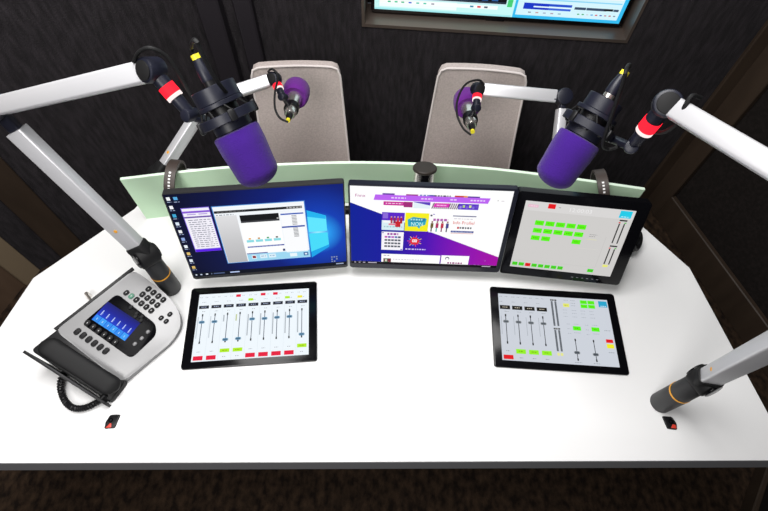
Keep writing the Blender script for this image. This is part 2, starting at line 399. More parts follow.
# ================================================================== MONITORS
def monitor(name, label, c, u, v, W, H, bez, screen, th=.018, rad=.006, back=True, mframe=None, arm_to=None, extra=None):
    R = basis(u, v); c = Vector(c)
    t = thing(name, label, 'monitor', c, 0, 'monitors on the shared stand', R)
    bm = bmesh.new(); add_prism(bm, rrect(W, H, rad), -th, 0, .0015); obj('housing', bm, mframe or M_black, t)
    bm = bmesh.new(); add_prism(bm, rrect(W*.55, H*.55, .02), -th-.016, -th+.001, .0); obj('back_cover', bm, M_black, t)
    bl, br, bb, bt = bez
    sw, sh = W-bl-br, H-bb-bt
    s = screen(sw, sh); o = s.done(t); o.location = ((bl-br)/2, (bb-bt)/2, 0)
    if extra: extra(t, W, H)
    return t
def win_screen(W, H):
    bg = ramp_glow('night_blue_desktop_picture', [(0, '9FF2FF'), (.07, '2498F0'), (.16, '083CB4'), (.34, '041C78'), (.62, '020C44'), (.9, '010520')], dist_from(.83, .45, .62))
    s = Screen(W, H, bg)
    s.rect(0, 0, 1, .05, '050B1C', 1)
    for i, (u, w, c) in enumerate(((.015, .010, 'D8E0F0'), (.045, .012, 'B8C4DC'), (.08, .014, 'E0E4F0'), (.115, .004, '8090B0'), (.13, .07, '4A5A80'), (.235, .06, 'B8C8F0'), (.93, .05, '9AA6C0'))): s.box(u+w/2, .026, w, .016, c, 2)
    # light beams of the desktop picture : a window of four bright panes
    s.poly([(.775, .735), (.775, .475), (.888, .475), (.888, .66)], '5FE6FF', 1)
    s.poly([(.775, .455), (.775, .142), (.894, .27), (.890, .455)], '46DCFA', 1)
    s.poly([(.775, .735), (.775, .66), (.885, .62), (.888, .66)], '1FB4F0', 2)
    s.poly([(.775, .22), (.775, .142), (.894, .27), (.893, .30)], '16A4EA', 2)
    # purple list window
    s.rect(.066, .328, .224, .848, '7C5CE0', 1); s.rect(.070, .365, .221, .84, 'F3F1FA', 2)
    s.rect(.070, .355, .221, .33, '5A18E8', 2); s.rect(.070, .79, .221, .812, '8A5BD8', 3); s.rect(.070, .735, .221, .752, '6B4FA8', 3)
    s.box(.115, .775, .05, .012, 'B7A0E4', 4); s.box(.18, .775, .05, .012, 'B7A0E4', 4)
    for i in range(14):
        s.dashes(.085, .19+.02*((i*5) % 3 == 0), .71-i*.0245, .009, '8D8CA0', 3, i, .01, .03); s.box(.208, .71-i*.0245, .012, .008, 'A8A6B8', 3)
    # playout window
    s.rect(.236, .147, .770, .846, '4E8FD8', 1); s.rect(.241, .155, .765, .838, 'F4F8FC', 2)
    s.rect(.243, .765, .752, .792, '16181C', 3); s.dashes(.66, .75, .778, .012, 'B8B8B8', 4, 3)
    s.dashes(.26, .42, .778, .010, '6A6A6A', 4, 5)
    gray = ramp_glow('grey_fade_panel', [(.0, 'A9A9AB'), (.45, 'C9C9CB'), (.85, 'E8E8EA')], along('Y'))
    s.rect(.243, .157, .365, .735, gray, 3); s.dashes(.25, .35, .745, .010, '9AA0A8', 4, 8)
    s.rect(.381, .655, .609, .728, '101114', 3); s.rect(.381, .64, .609, .66, '3A3B40', 4); s.box(.60, .67, .012, .012, 'C8C8C8', 5)
    s.rect(.37, .335, .612, .64, 'FFFFFF', 3)
    for i, c in enumerate(('E8A030', 'C88838', '3E9C60', '504840')):
        s.box(.41+i*.055, .415, .044, .030, '8ADCE4', 4); s.box(.41+i*.055, .445, .014, .018, c, 5)
    s.rect(.385, .333, .612, .349, '2A3FA0', 4); s.dashes(.39, .60, .341, .006, '9FB0E0', 5, 2)
    s.rect(.37, .255, .612, .333, 'FFFFFF', 3); s.rect(.37, .25, .50, .262, '30489A', 4); s.box(.605, .275, .014, .03, '283A70', 5)
    s.rect(.37, .157, .765, .248, '9ED8F2', 3); s.box(.411, .209, .028, .05, 'E8EEF4', 4); s.box(.411, .209, .02, .03, '8C2028', 5)
    for i in range(2): s.box(.47+i*.055, .209, .045, .05, 'DDF0FA', 4); s.dashes(.455+i*.055, .485+i*.055, .212, .008, '5A88B0', 5, i)
    s.rect(.619, .235, .755, .716, 'FBFCFE', 3); s.rect(.619, .700, .755, .716, '2F58B8', 4); s.rect(.615, .548, .755, .566, '2248A8', 4)
    for k in range(2):
        for i in range(7): s.box(.697, (.685 if k == 0 else .538)-i*.017, .030, .010, '9A9CA0' if k else 'A8AAAE', 4)
    s.box(.66, .20, .045, .045, 'EAF6FC', 4); s.box(.74, .20, .03, .045, '3F6FA8', 4); s.box(.74, .20, .014, .02, 'E8F0F8', 5)
    # desktop icons
    ic = ['F2F4F8', 'F0F2F8', '3FA8D8', 'D8E4F4', 'EEF0F4', '8FA8E0', 'E8F0F8', 'E0C070', 'DCE6F0', 'D8B868']
    for i, c in enumerate(ic):
        v = .955-.0915*i; s.box(.020, v, .020, .036, c, 2); s.dashes(.008, .034, v-.034, .008, 'A0AED0', 2, i)
    s.box(.059, .955, .022, .032, '58A8E0', 2); s.dashes(.045, .075, .918, .008, 'A0AED0', 2, 77)
    for (i, j) in ((0, 0), (1, 0), (2, 0), (0, 1), (2, 1), (0, 2), (1, 2)):
        s.box(.905+i*.016, .125-j*.03, .010, .016, '8894A8', 2)
    return s
def site_screen(W, H):
    bg = px('FFFFFF'); s = Screen(W, H, bg)
    dg = ramp_glow('blue_to_magenta_page_ground', [(0, '001C96'), (.28, '12109E'), (.50, '4A04B4'), (.72, '8404B4'), (1, 'A806A4')], along('X'))
    s.poly([(0, .035), (1, .035), (1, .158), (0, .805)], dg, 1)
    s.rect(0, 0, 1, .035, '0A0610', 2)
    for u, w in ((.02, .012), (.05, .012), (.08, .016), (.115, .06), (.90, .06)): s.box(u+w/2, .018, w, .012, 'B8B0C0', 3)
    s.text('Fnnx', .064, .893, .035, 'B02A90', 3, .062)
    # banner pictures that slide under the menu bar
    s.rect(.205, .78, .345, .905, 'FFFFFF', 2); s.rect(.208, .787, .345, .832, 'C81E96', 3); s.dashes(.222, .325, .81, .012, 'F4C8E4', 4, 1)
    s.rect(.20, .905, .275, .928, '6A40A8', 3)
    s.rect(.335, .77, .39, .835, 'A02A78', 4); s.rect(.345, .905, .42, .925, 'A03A90', 3)
    s.poly([(.395, .762), (.50, .762), (.50, .80), (.395, .835)], 'E4F2F8', 3); s.poly([(.395, .835), (.50, .80), (.50, .84), (.395, .84)], '5A3AC0', 3)
    s.dashes(.43, .51, .915, .02, '7A88C8', 3, 5); s.rect(.49, .905, .52, .925, '4A3AB0', 4)
    s.rect(.509, .765, .675, .835, 'F6ECF6', 3)
    for i in range(13): s.poly([(.509+i*.0128, .765), (.515+i*.0128, .765), (.527+i*.0128, .835), (.521+i*.0128, .835)], '2E1E38', 4)
    s.poly([(.520, .785), (.615, .785), (.622, .83), (.528, .83)], 'DC24B4', 5); s.dashes(.54, .60, .808, .012, 'F8D0EE', 6, 6)
    s.rect(.675, .765, .803, .835, '5A34C8', 3)
    for i in range(6): s.box(.69+i*.02, .792+.012*(i % 2), .014, .03, ('9A8AE0', 'B8D878', '7A60D8', 'D8E890', '8070D8', '6A50C8')[i], 4)
    s.dashes(.52, .62, .915, .02, '3A3A48', 3, 9); s.rect(.645, .905, .72, .928, 'C83A3A', 3); s.rect(.72, .905, .80, .925, '5A3AA0', 3); s.rect(.70, .905, .725, .925, 'E8A030', 4)
    # menu bar
    s.poly([(.146, .846), (.856, .846), (.866, .911), (.156, .911)], 'BC63F2', 7)
    for u, w in ((.30, .09), (.475, .07), (.64, .04), (.79, .09)): s.dashes(u-w/2, u+w/2, .879, .016, 'EBD2FC', 8, int(u*100), .012, .02)
    s.box(.915, .885, .006, .012, 'A8A8A8', 2); s.box(.945, .882, .018, .008, 'D0C8D0', 2)
    # tiles
    s.rect(.201, .476, .346, .701, 'D8EEF4', 2); s.rect(.201, .60, .346, .701, '5A22C8', 3); s.rect(.207, .625, .24, .69, '8A6AD8', 4)
    for i, c in enumerate(('B02040', '8A2A60', 'C83050', 'A81C30')): s.box(.262+i*.021, .60, .016, .07, c, 4); s.box(.262+i*.021, .646, .009, .016, 'D8A088', 5)
    s.box(.235, .585, .05, .03, 'F6F8FA', 4); s.box(.305, .555, .034, .07, 'C81E2A', 5); s.dashes(.215, .335, .52, .018, 'A8CCD4', 4, 3); s.box(.27, .552, .05, .02, 'E87890', 5)
    s.rect(.350, .473, .501, .704, 'F6EE18', 2)
    s.poly([(.372, .53), (.43, .535), (.445, .505), (.452, .54), (.482, .56), (.488, .635), (.40, .655), (.366, .62)], '2AA8C0', 3); s.poly([(.38, .59), (.475, .60), (.48, .645), (.39, .635)], '1E7FA8', 4)
    s.text('NON', .428, .567, .052, 'D4F6F4', 5, .075); s.dashes(.385, .465, .622, .02, 'A8E8EC', 5, 4)
    s.rect(.507, .466, .65, .704, 'FFFFFF', 2)
    s.dashes(.53, .625, .628, .03, 'B060B0', 3, 5); s.box(.515, .68, .012, .02, '28284A', 3); s.box(.53, .695, .012, .01, '7A60C0', 3)
    for i, c in enumerate(('6A5A30', 'B02860', 'C03048', '40408A')): s.box(.525+i*.033, .555, .018, .06, c, 3); s.box(.525+i*.033, .60, .010, .022, '8A5A48', 4); s.box(.523+i*.033, .50, .008, .05, ('30402A', '38A8A0', '7A2858', '282848')[i], 3)
    s.rect(.648, .465, .803, .703, 'FFFFFF', 2); s.rect(.652, .678, .80, .69, '5A5C8A', 3)
    s.text('Info Profiel', .727, .602, .042, 'D84038', 3, .135); s.dashes(.66, .78, .65, .008, 'C0B8C8', 3, 2)
    s.box(.695, .536, .012, .026, 'C02030', 3); s.dashes(.705, .785, .536, .022, '3A3A4A', 3, 8, .008, .014)
    s.rect(.652, .475, .80, .497, '2C3A8A', 3); s.dashes(.66, .79, .486, .007, 'A8B4E0', 4, 9); s.rect(.652, .462, .80, .467, 'C83040', 4)
    s.rect(.203, .208, .347, .453, 'F8F6FC', 2); s.dashes(.24, .312, .425, .026, '9A3AA0', 3, 11)
    for j in range(4):
        for i in range(5): s.box(.232+i*.022, .385-j*.042, .018, .024, ('C050B0', '7A50B8', 'B85AC0', '5070B0', '404868')[i] if j == 0 else '5A5E68', 3)
    s.box(.211, .44, .008, .014, '6A58B0', 3); s.box(.338, .22, .012, .014, '6A48C0', 3)
    for k in range(14):
        a = 2*PI*k/14; r0, r1 = .028, .050 if k % 2 else .042
        s.poly([(.422+r0*math.cos(a-.09), .34+r0*1.55*math.sin(a-.09)), (.422+r1*math.cos(a-.05), .34+r1*1.55*math.sin(a-.05)), (.422+r1*math.cos(a+.05), .34+r1*1.55*math.sin(a+.05)), (.422+r0*math.cos(a+.09), .34+r0*1.55*math.sin(a+.09))], ('F04870', 'F8C030', '60B8F0', 'E84890')[k % 4], 3)
    s.disc(.422, .34, .031, 'E02838', 4); s.box(.422, .345, .032, .036, 'F8E8EC', 5); s.dashes(.411, .433, .345, .010, 'E02838', 6, 1)
    s.dashes(.365, .50, .229, .016, 'D8C8F8', 3, 12)
    s.rect(.206, .035, .606, .152, 'FFFFFF', 3); s.rect(.22, .036, .272, .088, '7A2A38', 4); s.rect(.228, .036, .248, .085, '3A8A60', 5); s.box(.238, .06, .012, .03, 'E8D0C8', 6)
    s.dashes(.22, .26, .13, .010, '9A94A4', 4, 2); s.dashes(.285, .50, .078, .008, 'B8B4C0', 4, 3)
    s.rect(.614, .035, .803, .158, 'FFFFFF', 3); s.dashes(.66, .76, .052, .022, '9A2A80', 4, 7); s.disc(.655, .115, .014, '3A3A68', 4); s.disc(.655, .109, .010, 'FFFFFF', 5)
    s.box(.915, .10, .006, .008, 'D8A0E0', 3)
    return s
def talk_screen(W, H):
    s = Screen(W, H, px('CFCDCB')); G = '5CF40E'
    s.rect(0, .87, 1, 1, 'D8D6D5', 1); s.rect(.03, .918, .125, .955, 'E8B8CC', 2); s.dashes(.04, .115, .936, .014, 'F4D8E4', 3, 1)
    s.rect(.212, .92, .280, .985, 'E8141C', 2); s.box(.32, .945, .02, .010, '9A9898', 2)
    s.text('12:00:03', .515, .93, .055, 'EDECEC', 3, .20)
    s.rect(.866, .888, .974, .987, '1FCBE8', 2); s.dashes(.885, .955, .905, .010, 'C8F4FC', 3, 2)
    def key(u, v, c=G, w=.083, h=.068): s.box(u, v, w, h, c, 2); s.dashes(u-.02, u+.02, v, .008, '2E8A10' if c == G else '8A1010', 3, int(u*99), .006, .012)
    for i in range(5): key(.174+i*.0985, .706); key(.174+i*.0975, .594)
    for u in (.173, .272, .564): key(u, .483)
    for i in range(8): key(.042+i*.0644, .056, 'E8141C' if i == 2 else '38DC1E', .052, .052)
    key(.789, .064, '38DC1E', .058, .05)
    s.dashes(.665, .735, .612, .010, '9A9898', 2, 4); s.dashes(.665, .72, .585, .010, '9A9898', 2, 5); s.box(.70, .54, .09, .012, 'DAD8B8', 2)
    s.rect(.60, .395, .79, .398, 'DCDAD0', 2); s.rect(.03, .12, .82, .124, 'C4C2C0', 2); s.rect(.82, .12, .824, .60, 'C4C2C0', 2)
    for (vt, vb) in ((.843, .518), (.464, .19)):
        s.rect(.885, vt, .955, vt+.02, '1E1E1E', 2); s.box(.892, vt-.022, .018, .016, 'D84848', 2); s.box(.945, vt-.022, .018, .016, '50B848', 2)
        for u in (.895, .940): s.rect(u-.006, vb, u+.006, vt-.035, '2A2A2A', 2)
    s.box(.912, .163, .05, .035, 'E8E878', 2)
    return s
def menu_dots(t, W, H):
    bm = bmesh.new()
    for i in range(6): add_box(bm, (.035+i*.014, -H/2+.012, .0002), (.006, .0016, .0006))
    obj('button_marks', bm, mat('grey_print', (.25, .25, .27), .5), t)
monitor('desk_monitor', 'slim monitor on the left showing a dark blue desktop with open windows', (-.3186, .7055, .9339), (.9877, .1523, -.0345), (-.0017, .2313, .9729), .4340, .3061, (.0030, .0034, .0110, .0032), win_screen, mframe=M_graph)
monitor('desk_monitor', 'middle monitor showing a purple and white web page', (.1186, .7423, .9210), (1, .0006, -.0016), (.0013, .3072, .9516), .4310, .2859, (.0045, .0120, .0175, .0060), site_screen, mframe=M_navy)
monitor('touch_monitor', 'thick-bezelled monitor on the right showing rows of green buttons', (.5076, .7369, .9075), (.9956, -.0921, .0166), (.0215, .3977, .9173), .3374, .2672, (.0238, .0323, .0276, .0252), talk_screen, th=.026, rad=.006, mframe=M_blackg, extra=menu_dots)

# shared stand
PX, PY = .1064, .842
st = thing('monitor_stand', 'steel and black monitor pole with a round dark cap behind the middle monitor', 'monitor stand', (PX, PY, DZ))
LEAN = Matrix.Rotation(-math.atan2(.083, .2306), 4, 'X')      # the pole leans back from the monitors
bm = bmesh.new(); add_lathe(bm, [(0, .0005), (.040, .0005), (.042, .004), (.042, .020), (.036, .024), (0, .024)], 40); obj('base_plate', bm, M_black, st)
bm = bmesh.new(); add_lathe(bm, [(0, .015), (.030, .015), (.030, .237), (0, .237)], 36, LEAN)
obj('pole', bm, M_pale, st)
bm = bmesh.new(); add_box(bm, (0, -.0285, .136), (.022, .006, .195), None, .002); bm.transform(LEAN); obj('front_dark_strip', bm, M_blackg, st)  # narrow black strip down the front of the pole
bm = bmesh.new(); add_lathe(bm, [(0, .236), (.032, .236), (.034, .238), (.034, .243), (.032, .2455), (.012, .247), (0, .247)], 40, LEAN); obj('cap', bm, mat('dark_bronze_cap', (.03, .024, .02), .5, spec=.3), st)
def to_stand(p): return Vector(p)-Vector((PX, PY, DZ))
def arm_to(c, u, v, th):
    R = basis(u, v); n = R.col[2]; b = Vector(c) - n*(th+.016); q = b - n*.022
    bm = bmesh.new(); add_prism(bm, rrect(.09, .09, .008), 0, .006, .001, 0, Matrix.Translation(to_stand(b-n*.0065)) @ R.to_4x4())
    obj('mounting_plate', bm, M_black, st)
    bm = bmesh.new(); start = Vector((PX, PY+.03, .845))
    mid = Vector((q.x*.85+PX*.15, max(q.y, .82) if abs(q.x-PX) > .1 else (q.y+PY)/2+.01, (start.z+q.z)/2))
    add_tube(bm, smooth_path([to_stand(start), to_stand(start*.4+mid*.6), to_stand(mid*.5+q*.5), to_stand(b-n*.005)], 6), .013, 12); obj('arm', bm, M_black, st)
arm_to((-.3186, .7055, .9339), (.9877, .1523, -.0345), (-.0017, .2313, .9729), .018)
arm_to((.1186, .7423, .9210), (1, .0006, -.0016), (.0013, .3072, .9516), .018)
arm_to((.5076, .7369, .9075), (.9956, -.0921, .0166), (.0215, .3977, .9173), .026)

# ================================================================== TABLETS IN THE DESK
def tablet(label, c, ang, W, H, so, screen, SW, SH):
    t = thing('touchscreen', label, 'touchscreen', (c[0], c[1], DZ), ang, 'touchscreens lying in the desk')
    bm = bmesh.new(); add_prism(bm, rrect(W, H, .007), .0004, .006, .0012); obj('bezel', bm, M_blackg, t)
    o = screen(SW, SH).done(t); o.location = (so[0], so[1], .006)
    return t
def fader(s, u, vt, vb, kv, kc='5E8EB0', line='1A1D22', cool=True):
    s.rect(u-.006, vt-.035, u+.006, vt, line, 3); s.rect(u-.006, vb, u+.006, vb+.035, line, 3)
    s.rect(u-.003, vb, u+.003, vt, '2A2E36' if not cool else '34405A', 2)
    s.box(u, kv, .054, .034, 'BFD8E8' if cool else 'B4B8BC', 4); s.box(u, kv, .040, .040, kc, 5); s.box(u, kv, .050, .007, '1E2A38', 6)
def mix_left(W, H):
    s = Screen(W, H, px('EFF7FD')); R_, Y_ = 'E8123C', 'B4EE1A'
    for i in range(1, 9): s.rect(i/9-.0008, .0, i/9+.0008, .86, 'D3DEE8', 1)
    for i in range(9):
        u = .054+i*.1108
        for k in range(2):
            if (i, k) not in ((3, 0), (5, 0), (6, 0)): s.dashes(u-.045+k*.05, u-.02+k*.05, .948, .008, 'A9B0B8', 2, i*2+k, .006, .01)
        s.dashes(u-.02, u+.015, .872, .008, 'A0A8B0', 2, i+40, .006, .01)
        s.box(u, .796, .088, .048, '161B2B', 2); s.dashes(u-.022, u+.022, .798, .012, 'A8B4D0', 3, i+7, .008, .016)
        s.dashes(u-.01, u+.02, .728, .008, '8A9098', 2, i+20, .006, .01)
        s.dashes(u-.015, u+.015, .135 if i not in (2, 3, 8) else .05, .010, '9A9EA8', 2, i+60, .006, .01)
        kv = (.567, .565, .291, .294, .571, .567, .572, .574, .299)[i]
        fader(s, u-.003, .69, .25, kv)
        if i in (2, 3): s.rect(u-.040, .56, u-.028, .66, 'B4BCC4' if i == 2 else 'C2CC98', 2)
        else: s.rect(u-.044, .33, u-.034, .65, 'AEB6BE' if i > 3 else 'CDD6DE', 2)
        if i in (2, 3, 8): s.box(u, .136, .082, .052, Y_, 3); s.dashes(u-.02, u+.02, .137, .008, '6A8A10', 4, i)
        else: s.box(u, .047, .082, .060, R_, 3)
    for u in (.356, .580, .692): s.box(u, .948, .042, .040, R_, 3)
    for u, c in ((.47, Y_), (.803, Y_), (.917, 'F2EC3A')): s.box(u, .876, .044, .036, c, 3)
    return s
def mix_right(W, H):
    s = Screen(W, H, px('CDD2DB')); G, Y_ = '5CF40E', '96F01C'
    for i in range(4):
        u = .055+i*.1113
        for k in range(2): s.dashes(u-.045+k*.05, u-.018+k*.05, .955, .008, '8F959E', 2, i*2+k, .006, .01)
        s.dashes(u-.045, u-.015, .875, .008, '8F959E', 2, i+40, .006, .01)
        s.box(u, .786, .092, .060, '15130F', 2); s.dashes(u-.022, u+.022, .788, .012, 'C8C0B0', 3, i+7, .008, .016)
        s.dashes(u-.005, u+.03, .722, .008, '8A9098', 2, i+20, .006, .01)
        s.rect(u-.042, .37, u-.038, .65, 'A4AAB2', 2)
        fader(s, u, .68, .235, .566, '70757A', '15171A', False)
        s.dashes(u-.015, u+.015, .135 if i == 0 else .045, .010, '7A7E88', 2, i+60, .006, .01)
        if i == 0: s.box(u, .047, .084, .060, 'E4101C', 3)
        else: s.box(u, .135, .084, .064, Y_, 3); s.dashes(u-.02, u+.02, .137, .008, '4A7A10', 4, i)
    for (vt, vb) in ((.935, .545), (.492, .173)):
        s.rect(.475, vt, .532, vt+.022, '15171A', 3); s.dashes(.485, .52, vt+.011, .008, 'C8C8C8', 4, 1)
        for u in (.487, .521): s.rect(u-.008, vb, u+.008, vt-.008, '3E4348', 2); s.rect(u-.002, vb, u+.002, vt-.01, '8A9098', 3)
    s.rect(.48, .11, .50, .15, 'E8E890', 2); s.rect(.508, .11, .53, .15, 'E8E890', 2)
    s.box(.616, .876, .055, .055, 'E6EA70', 2); s.dashes(.60, .63, .876, .010, '9A9A50', 3, 2)
    s.dashes(.60, .64, .955, .008, '8F959E', 2, 70, .006, .01)
    for j in range(3): s.dashes(.66, .70, .955-.04*j, .008, '8F959E', 2, 80+j, .006, .012)
    for u in (.779, .847):
        for v in (.942, .877): s.box(u, v, .062, .056, G, 2); s.dashes(u-.015, u+.015, v, .007, '2E8A10', 3, 4, .006, .01)
    s.rect(.914, .879, .992, .974, '28A4CC', 2); s.dashes(.93, .98, .895, .012, 'D4F0F8', 3, 3)
    for j, v in enumerate((.80, .755, .70)):
        for u in (.60, .68, .76, .84): s.dashes(u-.02, u+.02, v, .007, '9CA2AC', 2, int(u*50)+j, .006, .012)
    for u in (.683, .847):
        s.box(u, .527, .07, .062, G, 3); s.dashes(u-.015, u+.015, .527, .008, '2E8A10', 4, 5, .006, .01)
        for k in range(3): s.dashes(u-.085, u-.055, .585-k*.07, .007, '9CA2AC', 2, k+int(u*90), .006, .012)
        s.dashes(u-.03, u+.03, .46, .007, '9CA2AC', 2, int(u*80), .006, .012); s.dashes(u-.02, u+.02, .59, .007, '9CA2AC', 2, int(u*70), .006, .012)
    for u, kv in ((.652, .169), (.812, .158)):
        fader(s, u, .37, .055, kv, '60666C', '15171A', False); s.dashes(u-.03, u+.03, .03, .008, '7A7E88', 2, int(u*60), .006, .012)
    s.dashes(.925, .975, .52, .010, '8A9098', 2, 9, .006, .012); s.rect(.922, .341, .984, .391, 'E4141C', 3); s.rect(.922, .262, .984, .322, 'F2EA28', 3)
    s.dashes(.93, .98, .20, .010, '8A9098', 2, 19, .006, .012)
    return s
tablet('touchscreen lying flat on the left of the desk, nine faders over red buttons', (-.3605, .5305), .105, .3592, .2405, (.001, -.0016), mix_left, .3120, .2006)
tablet('touchscreen lying flat on the right of the desk, four faders on its left half', (.4903, .5460), -.0303, .3608, .2414, (-.0003, -.001), mix_right, .3154, .2006)

# ================================================================== TELEPHONE
PH = thing('telephone', 'silver and black desk telephone with a lit blue display', 'telephone', (-.6806, .4932, DZ), math.radians(54.9))
CT, ST = .934, .3575
def tp(x, y, n=0): return Vector((x, CT*y-ST*n, .0625+ST*y+CT*n))
TILT = Matrix.Translation((0, 0, .0625)) @ Matrix.Rotation(math.atan2(ST, CT), 4, 'X')
def ph_prism(name, pts, n0, n1, m, bev=.0, mtop=None):
    bm = bmesh.new(); add_prism(bm, pts, n0, n1, bev, 0, TILT, mtop); return obj(name, bm, m, PH)
face = [(-.108, -.108), (.045, -.122), (.088, -.108), (.110, -.082), (.122, -.045), (.125, -.005), (.122, .035), (.116, .094), (-.118, .106)]
def round_poly(pts, r, n=4):
    out = []; L = len(pts)
    for i in range(L):
        a, b, c = Vector(pts[i-1]), Vector(pts[i]), Vector(pts[(i+1) % L])
        d1, d2 = (a-b), (c-b); q = min(r, d1.length*.45, d2.length*.45); p, s_ = b+d1.normalized()*q, b+d2.normalized()*q
        for k in range(n+1):
            t = k/n; out.append(tuple((1-t)**2*p + 2*t*(1-t)*b + t*t*s_))
    return out
face = round_poly(face, .02)
# body : a wedge from the tilted face down to the desk
bm = bmesh.new(); top = [bm.verts.new(tp(x, y, -.006)) for x, y in face]; bot = []
for x, y in face:
    p = tp(x*.985, y*.985, -.006); bot.append(bm.verts.new((p.x, p.y, .0006)))
bm.faces.new(top); bm.faces.new(bot[::-1])
for i in range(len(face)):
    j = (i+1) % len(face); bm.faces.new((bot[i], bot[j], top[j], top[i]))
bmesh.ops.recalc_face_normals(bm, faces=bm.faces); obj('body', bm, mat('grey_plastic', (.22, .22, .225), .45), PH)
ph_prism('faceplate', face, -.006, 0, M_silver, .0022)
ph_prism('rear_strip', [(-.117, .104), (.118, .093), (.119, .101), (-.117, .111)], -.008, .002, M_black, .001)
# dark glass panel round the display
pan = round_poly([(-.066, .073), (-.052, -.080), (.030, -.080), (.050, -.058), (.043, .073)], .014)
grey_dark = mat('smoked_panel', (.16, .16, .17), .3)
ph_prism('display_panel', pan, .0002, .0014, mat('phone_glass', (.003, .003, .004), .2, spec=.03), .0005)
ph_prism('panel_light_end', round_poly([(-.064, .071), (-.055, .030), (-.043, .074), (.0, .0745), (.041, .071), (.043, .035), (.016, .070), (-.040, .0735)], .001, 1), .0014, .0016, grey_dark) if False else None
s = Screen(.058, .101, ramp_glow('blue_phone_display', [(0, '1A60E8'), (.35, '1238C8'), (.7, '0A1896'), (1, '0A1070')], along('X')))
for i in range(6):
    v = .09+i*.164
    s.rect(.0, v-.075, .30, v+.075, '2C8CF0' if i % 2 else '3AA0F8', 1); s.box(.15, v, .10, .014, 'C8E8FF', 2)
    s.rect(.36, v-.010, .60, v+.010, 'C4D4FF', 2); s.rect(.36, v-.026, .50, v-.018, '8AA4F0', 2)
s.rect(.92, .02, .97, .98, '0A1470', 1)
o = s.done(PH, 'display'); o.matrix_local = TILT @ Matrix.Translation((-.0085, .0188, .0010)) @ Matrix.Rotation(math.radians(7.5), 4, 'Z')
def key(x, y, w=.0135, h=.0085, m=M_key, name='key', a=0, n0=.0, mark=True):
    bm = bmesh.new(); mx = TILT @ Matrix.Translation((x, y, n0)) @ Matrix.Rotation(a, 4, 'Z')
    add_prism(bm, rrect(w, h, min(w, h)*.45, 4), .0, .0035, .0010, 0, mx)
    if mark: add_prism(bm, rrect(w*.22, h*.14, h*.06, 2), .0035, .0037, 0, 1, mx)
    return obj(name, bm, [m, mat('pale_print', (.4, .4, .4), .5)], PH)
for r in range(4):
    for c_ in range(3): key(.0634+c_*.0204+r*.0015, .0262-r*.0162, .0168, .0122)
key(.0597, .0581, .016, .0115); key(.0617, .0424, .016, .0115, M_greenk)
for i in range(6):
    key(-.0867+i*.0019, .0654-i*.0172, .019, .0125, mark=False); key(-.0568+i*.0019, .0645-i*.0170, .017, .0120, n0=.0014)
for x, y in ((.0703, -.0551), (.0921, -.0639), (.0724, -.071)): key(x, y, .0145, .0105)
for x, y in ((.0403, .0205), (.0375, -.002), (.040, -.018), (.030, -.006), (.032, -.024)): key(x, y, .0125, .0095, n0=.0014, mark=False)
for x, y in ((.0228, -.0588), (.0011, -.0603), (-.0199, -.0587)): key(x, y, .011, .009, mat('grey_key', (.12, .12, .125), .4), n0=.0014)
# cradle and handset
def ph_wedge(name, pts, n1, m):
    bm = bmesh.new(); top = [bm.verts.new(tp(x, y, n1)) for x, y in pts]; bot = []
    for x, y in pts:
        p = tp(x, y, n1); bot.append(bm.verts.new((p.x, p.y, .0006)))
    bm.faces.new(top); bm.faces.new(bot[::-1])
    for i in range(len(pts)):
        j = (i+1) % len(pts); bm.faces.new((bot[i], bot[j], top[j], top[i]))
    bmesh.ops.recalc_face_normals(bm, faces=bm.faces); bevel(bm, [e for e in bm.edges if all(v.co.z > .01 for v in e.verts) and not e.is_boundary and len(e.link_faces) == 2 and any(f.normal.z > .8 for f in e.link_faces)], .0015, 2)
    return obj(name, bm, m, PH)
ph_wedge('cradle', round_poly([(-.186, .108), (-.108, .104), (-.098, -.110), (-.158, -.122)], .012), -.004, M_black)
ph_wedge('cradle_lip', [(-.199, .112), (-.192, .113), (-.1615, -.117), (-.1685, -.118)], .012, M_black)
bm = bmesh.new(); hs = []; NH = 34
for i in range(NH+1):
    a0 = -PI/2+PI*i/NH; L_, w0 = .112, .0245
    t = .5+.5*math.sin(a0); y = .100-.216*t; x = -.1545+.029*t; e = abs(t-.5)*2
    q = max(0, (e-.78)/.22); w = max(w0*math.sqrt(max(0, 1-q*q)), .002); w *= 1+.06*e*e
    zt = .026-.004*q*q; zb = (.000 if e > .55 else .007)
    ring = []
    for k in range(20):
        a = 2*PI*k/20; cx_, cz_ = math.cos(a), math.sin(a)
        sx = math.copysign(abs(cx_)**.75, cx_); sz = math.copysign(abs(cz_)**.75, cz_)
        ring.append(bm.verts.new(tp(x+w*sx, y, (zt+zb)/2+(zt-zb)/2*sz*(1-.35*q*q))))
    hs.append(ring)
for a, b in zip(hs, hs[1:]):
    for k in range(20): bm.faces.new((a[k], a[(k+1) % 20], b[(k+1) % 20], b[k]))
bm.faces.new(hs[0][::-1]); bm.faces.new(hs[-1]); bmesh.ops.recalc_face_normals(bm, faces=bm.faces)
hset = obj('handset', bm, M_rubber, PH, 60)
inv = PH.location
yaw = math.radians(54.9)
def to_ph(x, y, z):
    d = Vector((x, y, z))-Vector((-.6806, .4932, DZ)); return Matrix.Rotation(-yaw, 3, 'Z') @ d
cp_ = smooth_path([to_ph(-.812, .400, .760), to_ph(-.823, .352, .754), to_ph(-.806, .312, .7505), to_ph(-.775, .286, .7505), to_ph(-.742, .284, .7505), to_ph(-.708, .302, .754), to_ph(-.690, .318, .762)], 40)
pts_, T_, N_ = frames(cp_); hel = []; tot = len(pts_)
for i in range(tot):
    for sub in range(2):
        j = min(i+1, tot-1); f = sub/2; p = pts_[i].lerp(pts_[j], f); a = 2*PI*(i+f)/6
        hel.append(p + (N_[i]*math.cos(a)+T_[i].cross(N_[i])*math.sin(a))*.0062)
